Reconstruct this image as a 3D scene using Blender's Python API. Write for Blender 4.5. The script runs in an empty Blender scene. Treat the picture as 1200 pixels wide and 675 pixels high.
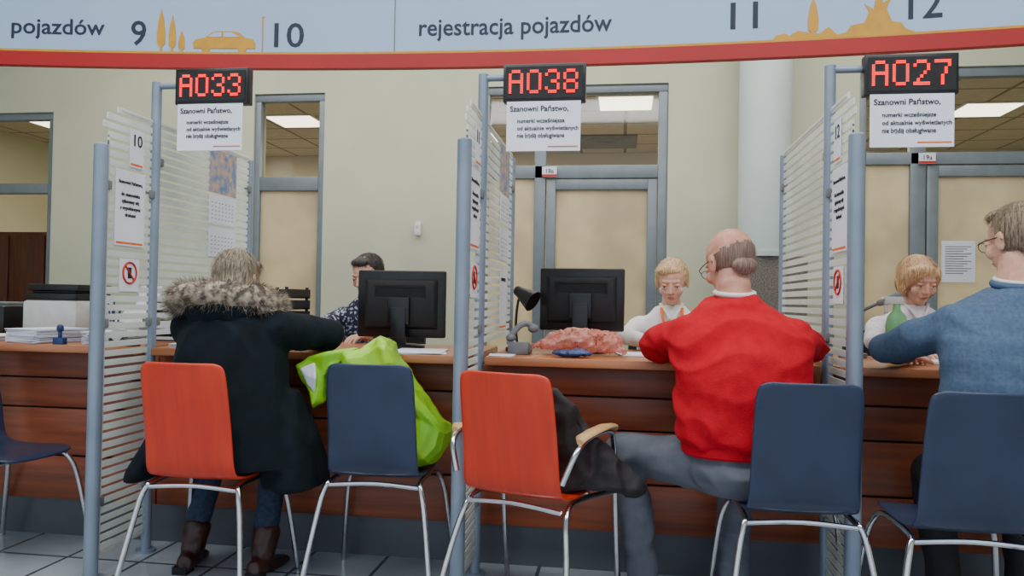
import bpy, bmesh, math, random
from mathutils import Vector, Matrix, noise
random.seed(7)
V=Vector
SC=bpy.context.scene
def link(o): SC.collection.objects.link(o)
def lin(c):
    c=c/255.0
    return c/12.92 if c<=.04045 else ((c+.055)/1.055)**2.4
def rgb(t): return (lin(t[0]),lin(t[1]),lin(t[2]),1)
# ------------------------------------------------------------ materials
def mat(name,c,c2=None,rough=.5,metal=0,scale=20,bump=0,stretch=(1,1,1),emit=0,bscale=None,spec=.5,detail=4,sheen=0,contrast=(.35,.65),sss=0):
    m=bpy.data.materials.new(name); m.use_nodes=True; nt=m.node_tree; N=nt.nodes; L=nt.links
    b=N['Principled BSDF']; b.inputs['Roughness'].default_value=rough; b.inputs['Metallic'].default_value=metal
    b.inputs['Specular IOR Level'].default_value=spec
    if sheen: b.inputs['Sheen Weight'].default_value=sheen
    if sss:
        b.inputs['Subsurface Weight'].default_value=sss; b.inputs['Subsurface Radius'].default_value=(1,.35,.2); b.inputs['Subsurface Scale'].default_value=.008
    if c2 is None: c2=tuple(min(255,x*.9) for x in c)
    tc=N.new('ShaderNodeTexCoord'); mp=N.new('ShaderNodeMapping'); mp.inputs['Scale'].default_value=stretch
    L.new(tc.outputs['Object'],mp.inputs['Vector'])
    n=N.new('ShaderNodeTexNoise'); n.inputs['Scale'].default_value=scale; n.inputs['Detail'].default_value=detail
    L.new(mp.outputs[0],n.inputs['Vector'])
    r=N.new('ShaderNodeValToRGB'); r.color_ramp.elements[0].position=contrast[0]; r.color_ramp.elements[1].position=contrast[1]
    r.color_ramp.elements[0].color=rgb(c2); r.color_ramp.elements[1].color=rgb(c)
    L.new(n.outputs[0],r.inputs[0]); L.new(r.outputs[0],b.inputs['Base Color'])
    if emit:
        L.new(r.outputs[0],b.inputs['Emission Color']); b.inputs['Emission Strength'].default_value=emit
    if bump:
        n2=N.new('ShaderNodeTexNoise'); n2.inputs['Scale'].default_value=bscale or scale*2; n2.inputs['Detail'].default_value=4
        L.new(mp.outputs[0],n2.inputs['Vector'])
        bp=N.new('ShaderNodeBump'); bp.inputs['Strength'].default_value=bump; bp.inputs['Distance'].default_value=.01
        L.new(n2.outputs[0],bp.inputs['Height']); L.new(bp.outputs[0],b.inputs['Normal'])
    return m
def translucent(name,c,tr=.3,trans=.5,rough=.35,c2=None,scale=3):
    m=bpy.data.materials.new(name); m.use_nodes=True; nt=m.node_tree; N=nt.nodes; L=nt.links
    N.remove(N['Principled BSDF']); out=N['Material Output']
    tc=N.new('ShaderNodeTexCoord'); n=N.new('ShaderNodeTexNoise'); n.inputs['Scale'].default_value=scale; L.new(tc.outputs['Object'],n.inputs['Vector'])
    r=N.new('ShaderNodeValToRGB'); r.color_ramp.elements[0].color=rgb(c2 or tuple(x*.93 for x in c)); r.color_ramp.elements[1].color=rgb(c); L.new(n.outputs[0],r.inputs[0])
    r.color_ramp.elements[0].position=.35; r.color_ramp.elements[1].position=.6
    d=N.new('ShaderNodeBsdfPrincipled'); d.inputs['Roughness'].default_value=rough; t=N.new('ShaderNodeBsdfTranslucent'); a=N.new('ShaderNodeBsdfTransparent')
    for x in (d,t): L.new(r.outputs[0],x.inputs[0])
    m1=N.new('ShaderNodeMixShader'); m1.inputs[0].default_value=trans; L.new(d.outputs[0],m1.inputs[1]); L.new(t.outputs[0],m1.inputs[2])
    m2=N.new('ShaderNodeMixShader'); m2.inputs[0].default_value=tr; L.new(m1.outputs[0],m2.inputs[1]); L.new(a.outputs[0],m2.inputs[2])
    L.new(m2.outputs[0],out.inputs[0]); return m
def glassy(name):
    m=bpy.data.materials.new(name); m.use_nodes=True; nt=m.node_tree; N=nt.nodes; L=nt.links
    N.remove(N['Principled BSDF']); out=N['Material Output']
    g=N.new('ShaderNodeBsdfGlossy'); g.inputs['Roughness'].default_value=.05; a=N.new('ShaderNodeBsdfTransparent'); a.inputs[0].default_value=(.95,.97,.96,1)
    m2=N.new('ShaderNodeMixShader'); m2.inputs[0].default_value=.95; L.new(g.outputs[0],m2.inputs[1]); L.new(a.outputs[0],m2.inputs[2]); L.new(m2.outputs[0],out.inputs[0]); return m
def tiles(name,c,c2,mortar,w,h,rough,msize=.012,offset=0):
    m=bpy.data.materials.new(name); m.use_nodes=True; nt=m.node_tree; N=nt.nodes; L=nt.links
    b=N['Principled BSDF']; b.inputs['Roughness'].default_value=rough
    tc=N.new('ShaderNodeTexCoord'); br=N.new('ShaderNodeTexBrick'); br.offset=offset
    br.inputs['Scale'].default_value=1; br.inputs['Brick Width'].default_value=w; br.inputs['Row Height'].default_value=h; br.inputs['Mortar Size'].default_value=msize
    br.inputs['Color1'].default_value=rgb(c); br.inputs['Color2'].default_value=rgb(c2); br.inputs['Mortar'].default_value=rgb(mortar)
    L.new(tc.outputs['Object'],br.inputs['Vector'])
    n=N.new('ShaderNodeTexNoise'); n.inputs['Scale'].default_value=9; n.inputs['Detail'].default_value=6; L.new(tc.outputs['Object'],n.inputs['Vector'])
    mx=N.new('ShaderNodeMix'); mx.data_type='RGBA'; mx.blend_type='MULTIPLY'; mx.inputs[0].default_value=.3
    L.new(br.outputs['Color'],mx.inputs[6]); L.new(n.outputs[0],mx.inputs[7]); L.new(mx.outputs[2],b.inputs['Base Color']); return m

M={}
M['wall']=mat('wall_paint',(206,206,180),(198,199,172),rough=.9,scale=1.5,bump=.05,bscale=120)
M['wallw']=mat('warm_wall_paint',(226,212,182),(218,204,172),rough=.9,scale=1.5)
M['ceil']=mat('ceiling_paint',(228,228,224),(220,220,215),rough=.9,scale=2)
M['ctile']=tiles('ceiling_tiles',(225,212,184),(218,204,176),(150,132,105),.6,.6,.9,.02)
M['floor']=tiles('floor_tiles',(190,198,204),(166,174,182),(78,84,90),.33,.33,.2,.008)
M['ofloor']=mat('office_floor',(120,105,90),(100,88,75),rough=.5,scale=6)
M['frame']=mat('grey_aluminium',(126,134,140),(118,126,132),rough=.4,metal=.25,scale=8)
M['post']=mat('post_metal',(140,152,168),(128,142,158),rough=.4,metal=.3,scale=6)
M['wood']=mat('counter_cherry_wood',(146,74,42),(112,54,30),rough=.4,scale=5,stretch=(.35,6,6),bump=.03,detail=8)
M['woodt']=mat('counter_top_wood',(186,120,80),(160,94,58),rough=.3,scale=5,stretch=(.35,6,6),detail=8)
M['dark']=mat('shadow_gap_laminate',(40,26,20),(32,22,18),rough=.7)
M['kick']=mat('kick_plate',(90,94,100),(80,84,90),rough=.4,metal=.2,scale=4)
M['strip']=translucent('frosted_stripe',(242,246,240),.08,.4)
M['frost']=translucent('frosted_door_glass',(240,232,208),.03,.7)
M['glass']=glassy('clear_glass')
M['black']=mat('black_plastic',(20,20,22),(14,14,16),rough=.35,scale=30)
M['blackm']=mat('black_matte',(24,24,26),(16,16,18),rough=.7,scale=30)
M['grey']=mat('grey_plastic',(120,122,124),(105,107,110),rough=.5)
M['lgrey']=mat('light_grey_plastic',(206,206,202),(194,194,190),rough=.5)
M['chrome']=mat('chrome',(215,215,218),(200,200,205),rough=.12,metal=1)
M['paper']=mat('paper',(232,234,242),(224,226,236),rough=.8,scale=3)
M['ink']=mat('ink',(30,32,44),(24,26,36),rough=.7)
M['inkr']=mat('red_ink',(200,40,30),(190,36,28),rough=.6)
M['orange']=mat('orange_stripe',(240,110,26),(230,100,22),rough=.6)
M['led']=mat('led_red',(255,10,6),(255,8,5),emit=2.2)
M['banner']=mat('banner_pale_blue',(174,199,226),(166,192,220),rough=.55,scale=1.2)
M['bred']=mat('banner_red',(178,24,22),(168,20,20),rough=.5,scale=2)
M['gold']=mat('banner_gold',(214,156,36),(204,146,30),rough=.5)
M['bink']=mat('banner_ink',(36,44,66),(32,38,58),rough=.6)
M['cred']=mat('chair_red_laminate',(218,60,32),(204,52,28),rough=.32,scale=4,stretch=(8,1,1))
M['cblue']=mat('chair_blue_laminate',(48,60,86),(40,50,72),rough=.3,scale=5,detail=6)
M['ply']=mat('plywood_arm',(204,164,112),(184,142,90),rough=.4,scale=10,stretch=(1,6,1))
M['granite']=mat('granite',(130,118,108),(86,78,72),rough=.4,scale=90,detail=2)
M['colm']=mat('column_paint',(204,216,212),(196,208,204),rough=.7,scale=2)
M['cab']=mat('brown_cabinet',(96,48,30),(76,38,24),rough=.4,scale=6,stretch=(6,6,.5))
M['skin']=mat('skin',(228,182,158),(212,156,132),rough=.5,scale=22,sss=.15,bump=.06,bscale=160)
M['skin2']=mat('skin_ruddy',(208,152,128),(188,124,102),rough=.45,scale=18,sss=.15,bump=.08,bscale=140)
M['lip']=mat('lips',(190,118,108),(178,106,98),rough=.45)
M['eyew']=mat('eye_white',(214,208,202),(206,200,194),rough=.25)
M['iris']=mat('iris',(50,60,70),(34,40,48),rough=.2)
def hairm(n,c,c2): return mat(n,c,c2,rough=.5,scale=90,stretch=(2.5,1,.22),bump=.35,bscale=110,detail=6,contrast=(.42,.58))
M['h_gb']=hairm('hair_greyblonde',(176,160,136),(104,90,74))
M['h_dk']=hairm('hair_dark',(52,38,30),(22,16,13))
M['h_bl']=hairm('hair_blonde',(230,200,148),(176,138,88))
M['h_sb']=hairm('hair_strawberry',(228,188,142),(178,134,90))
M['h_br']=hairm('hair_lightbrown',(158,138,112),(98,80,62))
M['h_gy']=hairm('hair_cropped_grey',(148,118,102),(116,90,76))
M['parka']=mat('parka_cloth',(14,25,32),(8,16,21),rough=.9,scale=18,bump=.2,bscale=40,spec=.25)
M['fur']=mat('fur_trim',(190,174,154),(92,80,68),rough=.9,scale=34,contrast=(.42,.6))
M['jeans']=mat('denim',(42,58,84),(28,40,60),rough=.85,scale=60,bump=.2)
M['boot']=mat('brown_leather',(66,32,22),(44,22,16),rough=.4,scale=20,bump=.15)
M['sweat']=mat('red_knit',(194,16,36),(182,13,31),rough=.9,scale=30,bump=.25,bscale=220,spec=.2)
M['trou']=mat('grey_trousers',(98,102,112),(84,88,98),rough=.85,scale=14,bump=.1)
M['trou2']=mat('dark_trousers',(30,32,38),(22,24,30),rough=.85)
M['white']=mat('white_cotton',(232,230,226),(220,218,212),rough=.85,scale=10)
M['blouse3']=mat('pale_blouse',(228,220,224),(204,194,202),rough=.85,scale=26)
M['lace']=mat('dotted_blouse',(170,174,196),(34,34,56),rough=.85,scale=60,detail=1,contrast=(.54,.60))
M['green']=mat('green_bag',(172,220,44),(128,196,24),rough=.35,scale=4,bump=.25,bscale=12)
M['bagp']=translucent('salmon_plastic',(250,186,170),.30,.35,rough=.18,c2=(232,128,108),scale=22)
M['bluep']=mat('blue_plastic',(34,66,120),(24,50,96),rough=.4)
M['jacket']=mat('dark_jacket',(40,34,35),(20,17,19),rough=.75,scale=16,bump=.25)
M['bottle']=mat('green_bottle',(128,184,128),(112,168,114),rough=.25)
M['calp']=mat('calendar_picture',(210,176,140),(96,130,180),rough=.6,scale=24)
def checkmat():
    m=mat('blazer_check',(84,104,130),(74,93,118),rough=.9,scale=80,bump=.1,spec=.2)
    nt=m.node_tree;N=nt.nodes;L=nt.links;b=N['Principled BSDF']
    src=b.inputs['Base Color'].links[0].from_socket
    tc=N.new('ShaderNodeTexCoord'); cur=src
    for ax in ('X','Z'):
        w=N.new('ShaderNodeTexWave'); w.bands_direction=ax; w.inputs['Scale'].default_value=9; L.new(tc.outputs['Object'],w.inputs['Vector'])
        r=N.new('ShaderNodeValToRGB'); r.color_ramp.elements[0].position=.90; r.color_ramp.elements[0].color=(0,0,0,1); r.color_ramp.elements[1].position=.99; r.color_ramp.elements[1].color=(.045,.045,.045,1)
        L.new(w.outputs['Color'],r.inputs[0]); mx=N.new('ShaderNodeMix'); mx.data_type='RGBA'; L.new(r.outputs[0],mx.inputs[0]); L.new(cur,mx.inputs[6]); mx.inputs[7].default_value=rgb((140,152,172)); cur=mx.outputs[2]
    L.new(cur,b.inputs['Base Color']); return m
M['blazer']=checkmat()

# ------------------------------------------------------------ mesh builder
def basis(d):
    d=d.normalized(); a=V((0,0,1)) if abs(d.z)<.9 else V((1,0,0))
    x=d.cross(a).normalized(); y=d.cross(x).normalized(); return x,y
class MB:
    def __init__(s): s.v=[];s.f=[]
    def add(s,vs,fs):
        o=len(s.v); s.v+= [V(p) for p in vs]; s.f+=[tuple(i+o for i in f) for f in fs]; return s
    def box(s,c,d,R=None):
        vs=[]
        for x in (-.5,.5):
            for y in (-.5,.5):
                for z in (-.5,.5):
                    p=V((x*d[0],y*d[1],z*d[2]))
                    if R: p=R@p
                    vs.append(p+V(c))
        return s.add(vs,[(0,1,3,2),(4,6,7,5),(0,4,5,1),(2,3,7,6),(0,2,6,4),(1,5,7,3)])
    def b2(s,x0,x1,y0,y1,z0,z1): return s.box(((x0+x1)/2,(y0+y1)/2,(z0+z1)/2),(x1-x0,y1-y0,z1-z0))
    def loft(s,rings):
        n=len(rings[0]); vs=[p for r in rings for p in r]; fs=[]
        for i in range(len(rings)-1):
            for j in range(n):
                k=(j+1)%n; fs.append((i*n+j,i*n+k,(i+1)*n+k,(i+1)*n+j))
        a=len(vs); vs.append(sum(rings[0],V())/n); vs.append(sum(rings[-1],V())/n); m=(len(rings)-1)*n
        for j in range(n):
            k=(j+1)%n; fs.append((a,k,j)); fs.append((a+1,m+j,m+k))
        return s.add(vs,fs)
    def ell(s,c,r,R=None,n=18):
        rings=[]; h=n//2
        for i in range(1,h):
            t=math.pi*i/h
            ring=[]
            for j in range(n):
                q=2*math.pi*j/n; p=V((r[0]*math.sin(t)*math.cos(q),r[1]*math.sin(t)*math.sin(q),-r[2]*math.cos(t)))
                if R: p=R@p
                ring.append(p+V(c))
            rings.append(ring)
        b=V((0,0,-r[2]));t=V((0,0,r[2]))
        if R: b=R@b;t=R@t
        s.loft(rings); s.v[-2]=b+V(c); s.v[-1]=t+V(c); return s
    def cap(s,p1,p2,r1,r2,n=16):
        p1=V(p1);p2=V(p2); d=(p2-p1)
        if d.length<1e-6: return s.ell(p1,(r1,)*3)
        dn=d.normalized(); x,y=basis(dn); rings=[]
        def ring(c,r): return [c+(x*math.cos(2*math.pi*j/n)+y*math.sin(2*math.pi*j/n))*r for j in range(n)]
        for i in range(1,5):
            t=math.pi/2*i/4; rings.append(ring(p1-dn*r1*math.cos(t),r1*math.sin(t)))
        for i in range(4,0,-1):
            t=math.pi/2*i/4; rings.append(ring(p2+dn*r2*math.cos(t),r2*math.sin(t)))
        return s.loft(rings)
    def chain(s,pts):
        for a,b in zip(pts[:-1],pts[1:]): s.cap(a[0],b[0],a[1],b[1])
        return s
    def cyl(s,p1,p2,r,n=20,r2=None):
        p1=V(p1);p2=V(p2);x,y=basis(p2-p1); r2=r if r2 is None else r2
        return s.loft([[p+(x*math.cos(2*math.pi*j/n)+y*math.sin(2*math.pi*j/n))*q for j in range(n)] for p,q in ((p1,r),(p2,r2))])
    def tube(s,pts,r,n=10,sub=6,closed=False):
        pts=[V(p) for p in pts]; P=[]
        if sub>1:
            for i in range(len(pts)-1):
                p0=pts[max(i-1,0)];p1=pts[i];p2=pts[i+1];p3=pts[min(i+2,len(pts)-1)]
                for k in range(sub):
                    t=k/sub; P.append(.5*((2*p1)+(p2-p0)*t+(2*p0-5*p1+4*p2-p3)*t*t+(3*p1-p0-3*p2+p3)*t**3))
            P.append(pts[-1])
        else: P=pts
        x,y=basis(P[1]-P[0]); rings=[]
        for i,p in enumerate(P):
            d=(P[min(i+1,len(P)-1)]-P[max(i-1,0)]).normalized()
            x=(x-d*x.dot(d)).normalized(); y=d.cross(x)
            rings.append([p+(x*math.cos(2*math.pi*j/n)+y*math.sin(2*math.pi*j/n))*r for j in range(n)])
        return s.loft(rings)
    def prism(s,poly,o,xd,yd,depth):
        o=V(o);xd=V(xd);yd=V(yd);nd=xd.cross(yd).normalized()*depth; n=len(poly)
        a=[o+xd*p[0]+yd*p[1] for p in poly]; b=[p+nd for p in a]
        fs=[tuple(range(n-1,-1,-1)),tuple(range(n,2*n))]+[(i,(i+1)%n,n+(i+1)%n,n+i) for i in range(n)]
        return s.add(a+b,fs)
ORIG={}
def root(name,loc=(0,0,0),rotz=0,world=False):
    e=bpy.data.objects.new(name,None); e.empty_display_size=.1; e.location=loc; e.rotation_euler=(0,0,rotz); link(e)
    if world: ORIG[e.name]=V(loc)
    return e
def fin(name,mb,m,parent=None,smooth=True,bevel=0,voxel=0,sm=0,wr=0,wf=(8,8,8),sub=0,solid=0,autos=True):
    me=bpy.data.meshes.new(name); me.from_pydata([tuple(p) for p in mb.v],[],mb.f); me.update()
    bm=bmesh.new(); bm.from_mesh(me); bmesh.ops.recalc_face_normals(bm,faces=bm.faces); bm.to_mesh(me); bm.free()
    ob=bpy.data.objects.new(name,me); link(ob)
    mods=False
    if solid: q=ob.modifiers.new('s','SOLIDIFY'); q.thickness=solid; q.offset=0; mods=True
    if sub: q=ob.modifiers.new('ss','SUBSURF'); q.levels=sub; q.render_levels=sub; mods=True
    if bevel: q=ob.modifiers.new('b','BEVEL'); q.width=bevel; q.segments=2; q.limit_method='ANGLE'; mods=True
    if voxel: q=ob.modifiers.new('r','REMESH'); q.mode='VOXEL'; q.voxel_size=voxel; mods=True
    if sm: q=ob.modifiers.new('m','SMOOTH'); q.iterations=sm; q.factor=.5; mods=True
    if mods:
        dg=bpy.context.evaluated_depsgraph_get(); dg.update(); nm=bpy.data.meshes.new_from_object(ob.evaluated_get(dg)); ob.modifiers.clear(); ob.data=nm; bpy.data.meshes.remove(me); me=nm; me.name=name
    if wr:
        ns=[v.normal.copy() for v in me.vertices]
        for v,nn in zip(me.vertices,ns):
            w0=noise.noise(v.co*3)*1.3
            p=V((v.co.x*wf[0]+w0,v.co.y*wf[1],v.co.z*wf[2]+w0))
            a=noise.noise(p); b=noise.noise(p*2.3+V((5,3,1)))
            v.co+=nn*wr*((.5-abs(a)*3)*.7+b*.4)
    me.materials.clear(); me.materials.append(m)
    if smooth:
        for p in me.polygons: p.use_smooth=True
        if autos and not voxel:
            try: me.set_sharp_from_angle(angle=math.radians(38))
            except Exception: pass
    me.update()
    if parent:
        ob.parent=parent
        if parent.name in ORIG: ob.location=-ORIG[parent.name]
    return ob
def textmb(body,size,align='CENTER',bold=0,extr=.0008):
    cu=bpy.data.curves.new('t','FONT'); cu.body=body; cu.size=size; cu.align_x=align; cu.extrude=extr; cu.offset=bold; cu.resolution_u=3
    o=bpy.data.objects.new('t',cu); link(o); dg=bpy.context.evaluated_depsgraph_get(); dg.update()
    me=bpy.data.meshes.new_from_object(o.evaluated_get(dg)); bpy.data.objects.remove(o)
    mb=MB(); mb.v=[v.co.copy() for v in me.vertices]; mb.f=[tuple(p.vertices) for p in me.polygons]; bpy.data.meshes.remove(me); return mb
def place(mb,o,xd,yd):
    o=V(o);xd=V(xd);yd=V(yd);nd=xd.cross(yd)
    mb.v=[o+xd*p.x+yd*p.y+nd*p.z for p in mb.v]; return mb
def textfit(body,width,height,align='LEFT',bold=0):
    mb=textmb(body,1,'LEFT',bold); x0=min(p.x for p in mb.v);x1=max(p.x for p in mb.v)
    y1=max(p.y for p in mb.v); sx=width/(x1-x0); sy=height/y1
    mb.v=[V(((p.x-x0)*sx,p.y*sy,p.z*.8)) for p in mb.v]; return mb
FX=((1,0,0),(0,0,1)); PX=((0,1,0),(0,0,1)); NX=((0,-1,0),(0,0,1))

# ------------------------------------------------------------ room
YW=6.72
mb=MB(); mb.b2(-8,5.2,-3,3.2,-.1,0); mb.b2(-8,5.2,3.2,6.72,-.1,0); fin('floor',mb,M['floor'],smooth=False)
mb=MB(); mb.b2(-8,5.2,6.72,11,-.1,-.001); fin('floor_back_room',mb,M['ofloor'],smooth=False)
mb=MB()
for x0,x1,z0 in ((-8,-7,0),(-7,-5.5,2.87),(-5.5,-3.43,0),(-3.43,-2.74,3.0),(-2.74,-1.285,0),(-1.285,.366,3.02),(.366,1.93,0),(1.93,4.4,3.10),(4.4,5.2,0)):
    mb.b2(x0,x1,YW,YW+.25,z0,4.2)
fin('wall_back',mb,M['wall'],smooth=False)
mb=MB(); mb.b2(-8.15,-8,-3,11,0,4.2); fin('wall_left',mb,M['wall'],smooth=False)
mb=MB(); mb.b2(5.2,5.35,-3,11,0,4.2); fin('wall_right',mb,M['wall'],smooth=False)
mb=MB(); mb.b2(-8,5.2,-3,6.97,4.2,4.3); fin('ceiling',mb,M['ceil'],smooth=False)
mb=MB(); mb.b2(-8,5.2,6.97,11,3.2,3.3); fin('ceiling_back_room',mb,M['ctile'],smooth=False)
mb=MB(); mb.b2(-8,5.2,10.8,11,0,3.2); fin('wall_far',mb,M['wallw'],smooth=False)
dm=mat('light_diffuser',(255,242,216),(255,240,212),emit=4.5)
for x,y in ((-3.85,8.6),(0.0,8.05),(-6.9,8.6),(3.7,8.6),(1.6,9.4),(-1.9,9.6),(-5.4,9.9)):
    r=root('ceiling_light_panel',(x,y,3.193)) 
    mb=MB(); mb.box((0,0,0),(.62,.62,.012)); fin('housing',mb,M['lgrey'],r,smooth=False)
    mb=MB(); mb.box((0,0,-.008),(.54,.54,.006)); fin('diffuser',mb,dm,r,smooth=False)
r=root('air_vent',(-.25,10.0,3.19)); mb=MB()
for i in range(5): mb.box((0,0,-.004-.004*i),(.8-.15*i,.8-.15*i,.006))
fin('vent_grille',mb,M['grey'],r,smooth=False)
def framebars(name,bars,panes):
    r=root(name,(0,YW+.06,0),world=True)
    mb=MB()
    for x0,x1,z0,z1 in bars: mb.b2(x0,x1,YW+.02,YW+.10,z0,z1)
    fin('frame',mb,M['frame'],r,smooth=True,bevel=.006)
    for i,(x0,x1,z0,z1,mm) in enumerate(panes):
        mb=MB(); mb.b2(x0,x1,YW+.055,YW+.063,z0,z1); fin('pane_%d'%i,mb,M[mm],r,smooth=False)
    return r
framebars('window_1',[(-7,-5.5,2.80,2.87),(-5.56,-5.5,0,2.8),(-7,-5.56,2.08,2.18),(-6.3,-6.24,0,2.8)],[(-7,-5.56,2.18,2.80,'glass')])
framebars('window_2',[(-3.43,-2.74,2.93,3.0),(-3.43,-3.37,0,2.93),(-2.80,-2.74,0,2.93),(-3.37,-2.80,2.10,2.23)],[(-3.37,-2.8,2.23,2.93,'glass'),(-3.37,-2.8,0,2.1,'frost')])
r=framebars('door_1',[(-1.285,.366,2.95,3.02),(-1.285,-1.20,0,2.95),(.285,.366,0,2.95),(-.79,-.69,0,2.95),(-1.2,.285,2.20,2.315),
   (-.68,-.60,0,2.19),(.20,.28,0,2.19),(-.60,.20,2.10,2.19),(-.60,.20,0,.12)],
   [(-1.2,-.79,2.315,2.95,'glass'),(-.69,.285,2.315,2.95,'glass'),(-1.2,-.79,0,2.2,'frost'),(-.6,.2,.12,2.1,'frost')])
mb=MB(); mb.cyl((-.64,YW+.01,1.05),(-.64,YW-.05,1.05),.012); mb.cyl((-.64,YW-.05,1.05),(-.52,YW-.05,1.05),.011); fin('handle',mb,M['chrome'],r)
framebars('door_2',[(1.93,4.4,3.02,3.10),(1.93,1.99,0,3.02),(1.99,4.4,2.30,2.40),(2.34,2.46,0,3.02),(2.47,2.56,0,2.29),(2.56,3.5,2.20,2.29),(3.5,3.6,0,3.02)],
   [(1.99,2.34,2.4,3.02,'glass'),(2.46,4.4,2.4,3.02,'glass'),(1.99,2.34,0,2.3,'frost'),(2.56,3.5,0,2.2,'frost')])
def doorsign(t,x,z):
    r=root('door_number_sign',(x,YW-.002,z))
    mb=MB(); mb.box((0,0,.0),(.13,.008,.09)); fin('plate',mb,M['paper'],r,smooth=False)
    mb=MB(); mb.box((0,-.005,-.033),(.13,.004,.02)); fin('stripe',mb,M['inkr'],r,smooth=False)
    fin('label',place(textmb(t,.055),(0,-.006,-.012),*FX),M['ink'],r,smooth=False)
doorsign('18a',-.655,2.255); doorsign('19a',2.46,2.345)
r=root('column',(1.12,6.42,0)); mb=MB(); mb.cyl((0,0,1.53),(0,0,4.2),.205,48); fin('shaft',mb,M['colm'],r)
mb=MB(); mb.b2(-.16,.30,-.2,.28,0,1.5); fin('granite_plinth',mb,M['granite'],r,bevel=.01)
mb=MB(); mb.cyl((0,0,1.5),(0,0,1.54),.225,48); fin('collar',mb,M['colm'],r)
r=root('air_freshener',(-1.83,YW-.03,1.745)); mb=MB(); mb.b2(-.03,.03,-.02,.03,-.06,.06); fin('body',mb,M['white'],r,bevel=.012)
mb=MB(); mb.cyl((0,-.025,.02),(0,-.018,.02),.012); fin('button',mb,M['lgrey'],r)
r=root('wall_notice',(2.72,YW+.04,1.50)); mb=MB(); mb.b2(-.13,.13,-.003,.003,-.17,.17); fin('sheet',mb,M['paper'],r,smooth=False)
mb=MB()
for i in range(12): mb.b2(-.1,.1-.03*(i%3),-.005,-.003,.12-i*.02,.126-i*.02)
fin('lines',mb,M['grey'],r,smooth=False)
r=root('office_cabinet',(-6.6,7.4,0)); mb=MB(); mb.b2(-.75,.95,0,.5,0,1.76); fin('carcass',mb,M['cab'],r,bevel=.008)
mb=MB()
for x in (-.73,-.30,.13,.56): mb.b2(x,x+.36,-.02,0,.08,1.72)
fin('doors',mb,M['cab'],r,bevel=.006)
mb=MB()
for x in (-.40,-.27,.46,.59): mb.b2(x,x+.012,-.035,-.02,.9,1.05)
fin('handles',mb,M['chrome'],r)

# ------------------------------------------------------------ banner
def YB(x): return 3.9-.03*(x+.3)**2
def bent(mb,off):
    mb.v=[V((p.x,YB(p.x)-off+(p.y),p.z)) for p in mb.v]; return mb
BR=root('hanging_banner',(0,3.9,2.32),world=True)
def strip(name,z0,z1,off,th,m,x0=-4.6,x1=3.6,n=60):
    mb=MB(); rings=[]
    for i in range(n+1):
        x=x0+(x1-x0)*i/n; y=YB(x)-off
        rings.append([V((x,y,z0)),V((x,y+th,z0)),V((x,y+th,z1)),V((x,y,z1))])
    mb.loft(rings); fin(name,mb,m,BR,smooth=True)
strip('panel',2.40,3.0,0,.03,M['banner']); strip('red_band',2.325,2.398,.008,.045,M['bred']); strip('gold_line',2.399,2.411,.006,.03,M['gold'])
mb=MB(); mb.b2(-1.207,-1.203,YB(-1.205)-.004,YB(-1.205),2.41,3.0); fin('seam',mb,M['grey'],BR)
mb=MB()
for x in (-3.6,-1.2,1.2,3.0): mb.cyl((x,YB(x)+.02,2.95),(x,YB(x)+.02,4.2),.008)
fin('hangers',mb,M['post'],BR)
def btxt(t,x0,x1,z,h,bold=.0):
    m=textfit(t,x1-x0,h,bold=bold); m.v=[V((x0+p.x,-.002-p.z,z+p.y)) for p in m.v]; fin('lettering',bent(m,0),M['bink'],BR,smooth=False)
btxt('pojazdów',-3.24,-2.755,2.495,.082,.012); btxt('9',-2.615,-2.535,2.445,.13,.008); btxt('10',-1.85,-1.69,2.44,.128,.008)
btxt('rejestracja pojazdów',-1.075,-.075,2.493,.088,.012); btxt('11',.505,.635,2.475,.13,.008); btxt('12',1.31,1.455,2.475,.14,.008)
def sil(polys,name='silhouette'):
    mb=MB()
    for poly in polys:
        n=len(poly); a=[V((x,-.004,z)) for x,z in poly]; b=[V((x,-.001,z)) for x,z in poly]
        mb.add(a+b,[tuple(range(n)),tuple(range(2*n-1,n-1,-1))]+[(i,(i+1)%n,n+(i+1)%n,n+i) for i in range(n)])
    fin(name,bent(mb,0),M['gold'],BR,smooth=False)
def cyp(x,z,w,h):
    return [(x-.005,z),(x+.005,z),(x+.005,z+h*.12),(x+w*.45,z+h*.2),(x+w*.5,z+h*.45),(x+w*.3,z+h*.75),(x,z+h),(x-w*.3,z+h*.75),(x-w*.5,z+h*.45),(x-w*.45,z+h*.2),(x-.005,z+h*.12)]
sil([cyp(-2.455,2.405,.045,.235),cyp(-2.395,2.405,.04,.2),cyp(-2.345,2.405,.036,.12)],'cypress_trees')
def circ(x,z,r,n=16,sx=1): return [(x+r*sx*math.cos(2*math.pi*i/n),z+r*math.sin(2*math.pi*i/n)) for i in range(n)]
CX=-.02
def sh(poly): return [(x+CX,z) for x,z in poly]
sil([sh([(-2.26,2.43),(-2.265,2.46),(-2.25,2.478),(-2.20,2.488),(-2.16,2.518),(-2.13,2.523),(-2.05,2.523),(-2.02,2.515),(-1.985,2.488),(-1.945,2.48),(-1.93,2.46),(-1.93,2.43)]),sh(circ(-2.195,2.432,.024)),sh(circ(-2.0,2.432,.024))],'car_silhouette')
mbw=MB()
for poly in ([(-2.185,2.49),(-2.15,2.513),(-2.11,2.515),(-2.11,2.49)],[(-2.10,2.49),(-2.10,2.515),(-2.055,2.515),(-2.01,2.49)]):
    n=len(poly); mbw.add([V((x+CX,-.007,z)) for x,z in poly],[tuple(range(n))])
fin('car_windows',bent(mbw,0),M['banner'],BR,smooth=False)
sil([sh([(-1.895,2.405),(-1.889,2.405),(-1.889,2.59),(-1.88,2.60),(-1.90,2.60),(-1.895,2.59)])],'lamp_silhouette')
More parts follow.
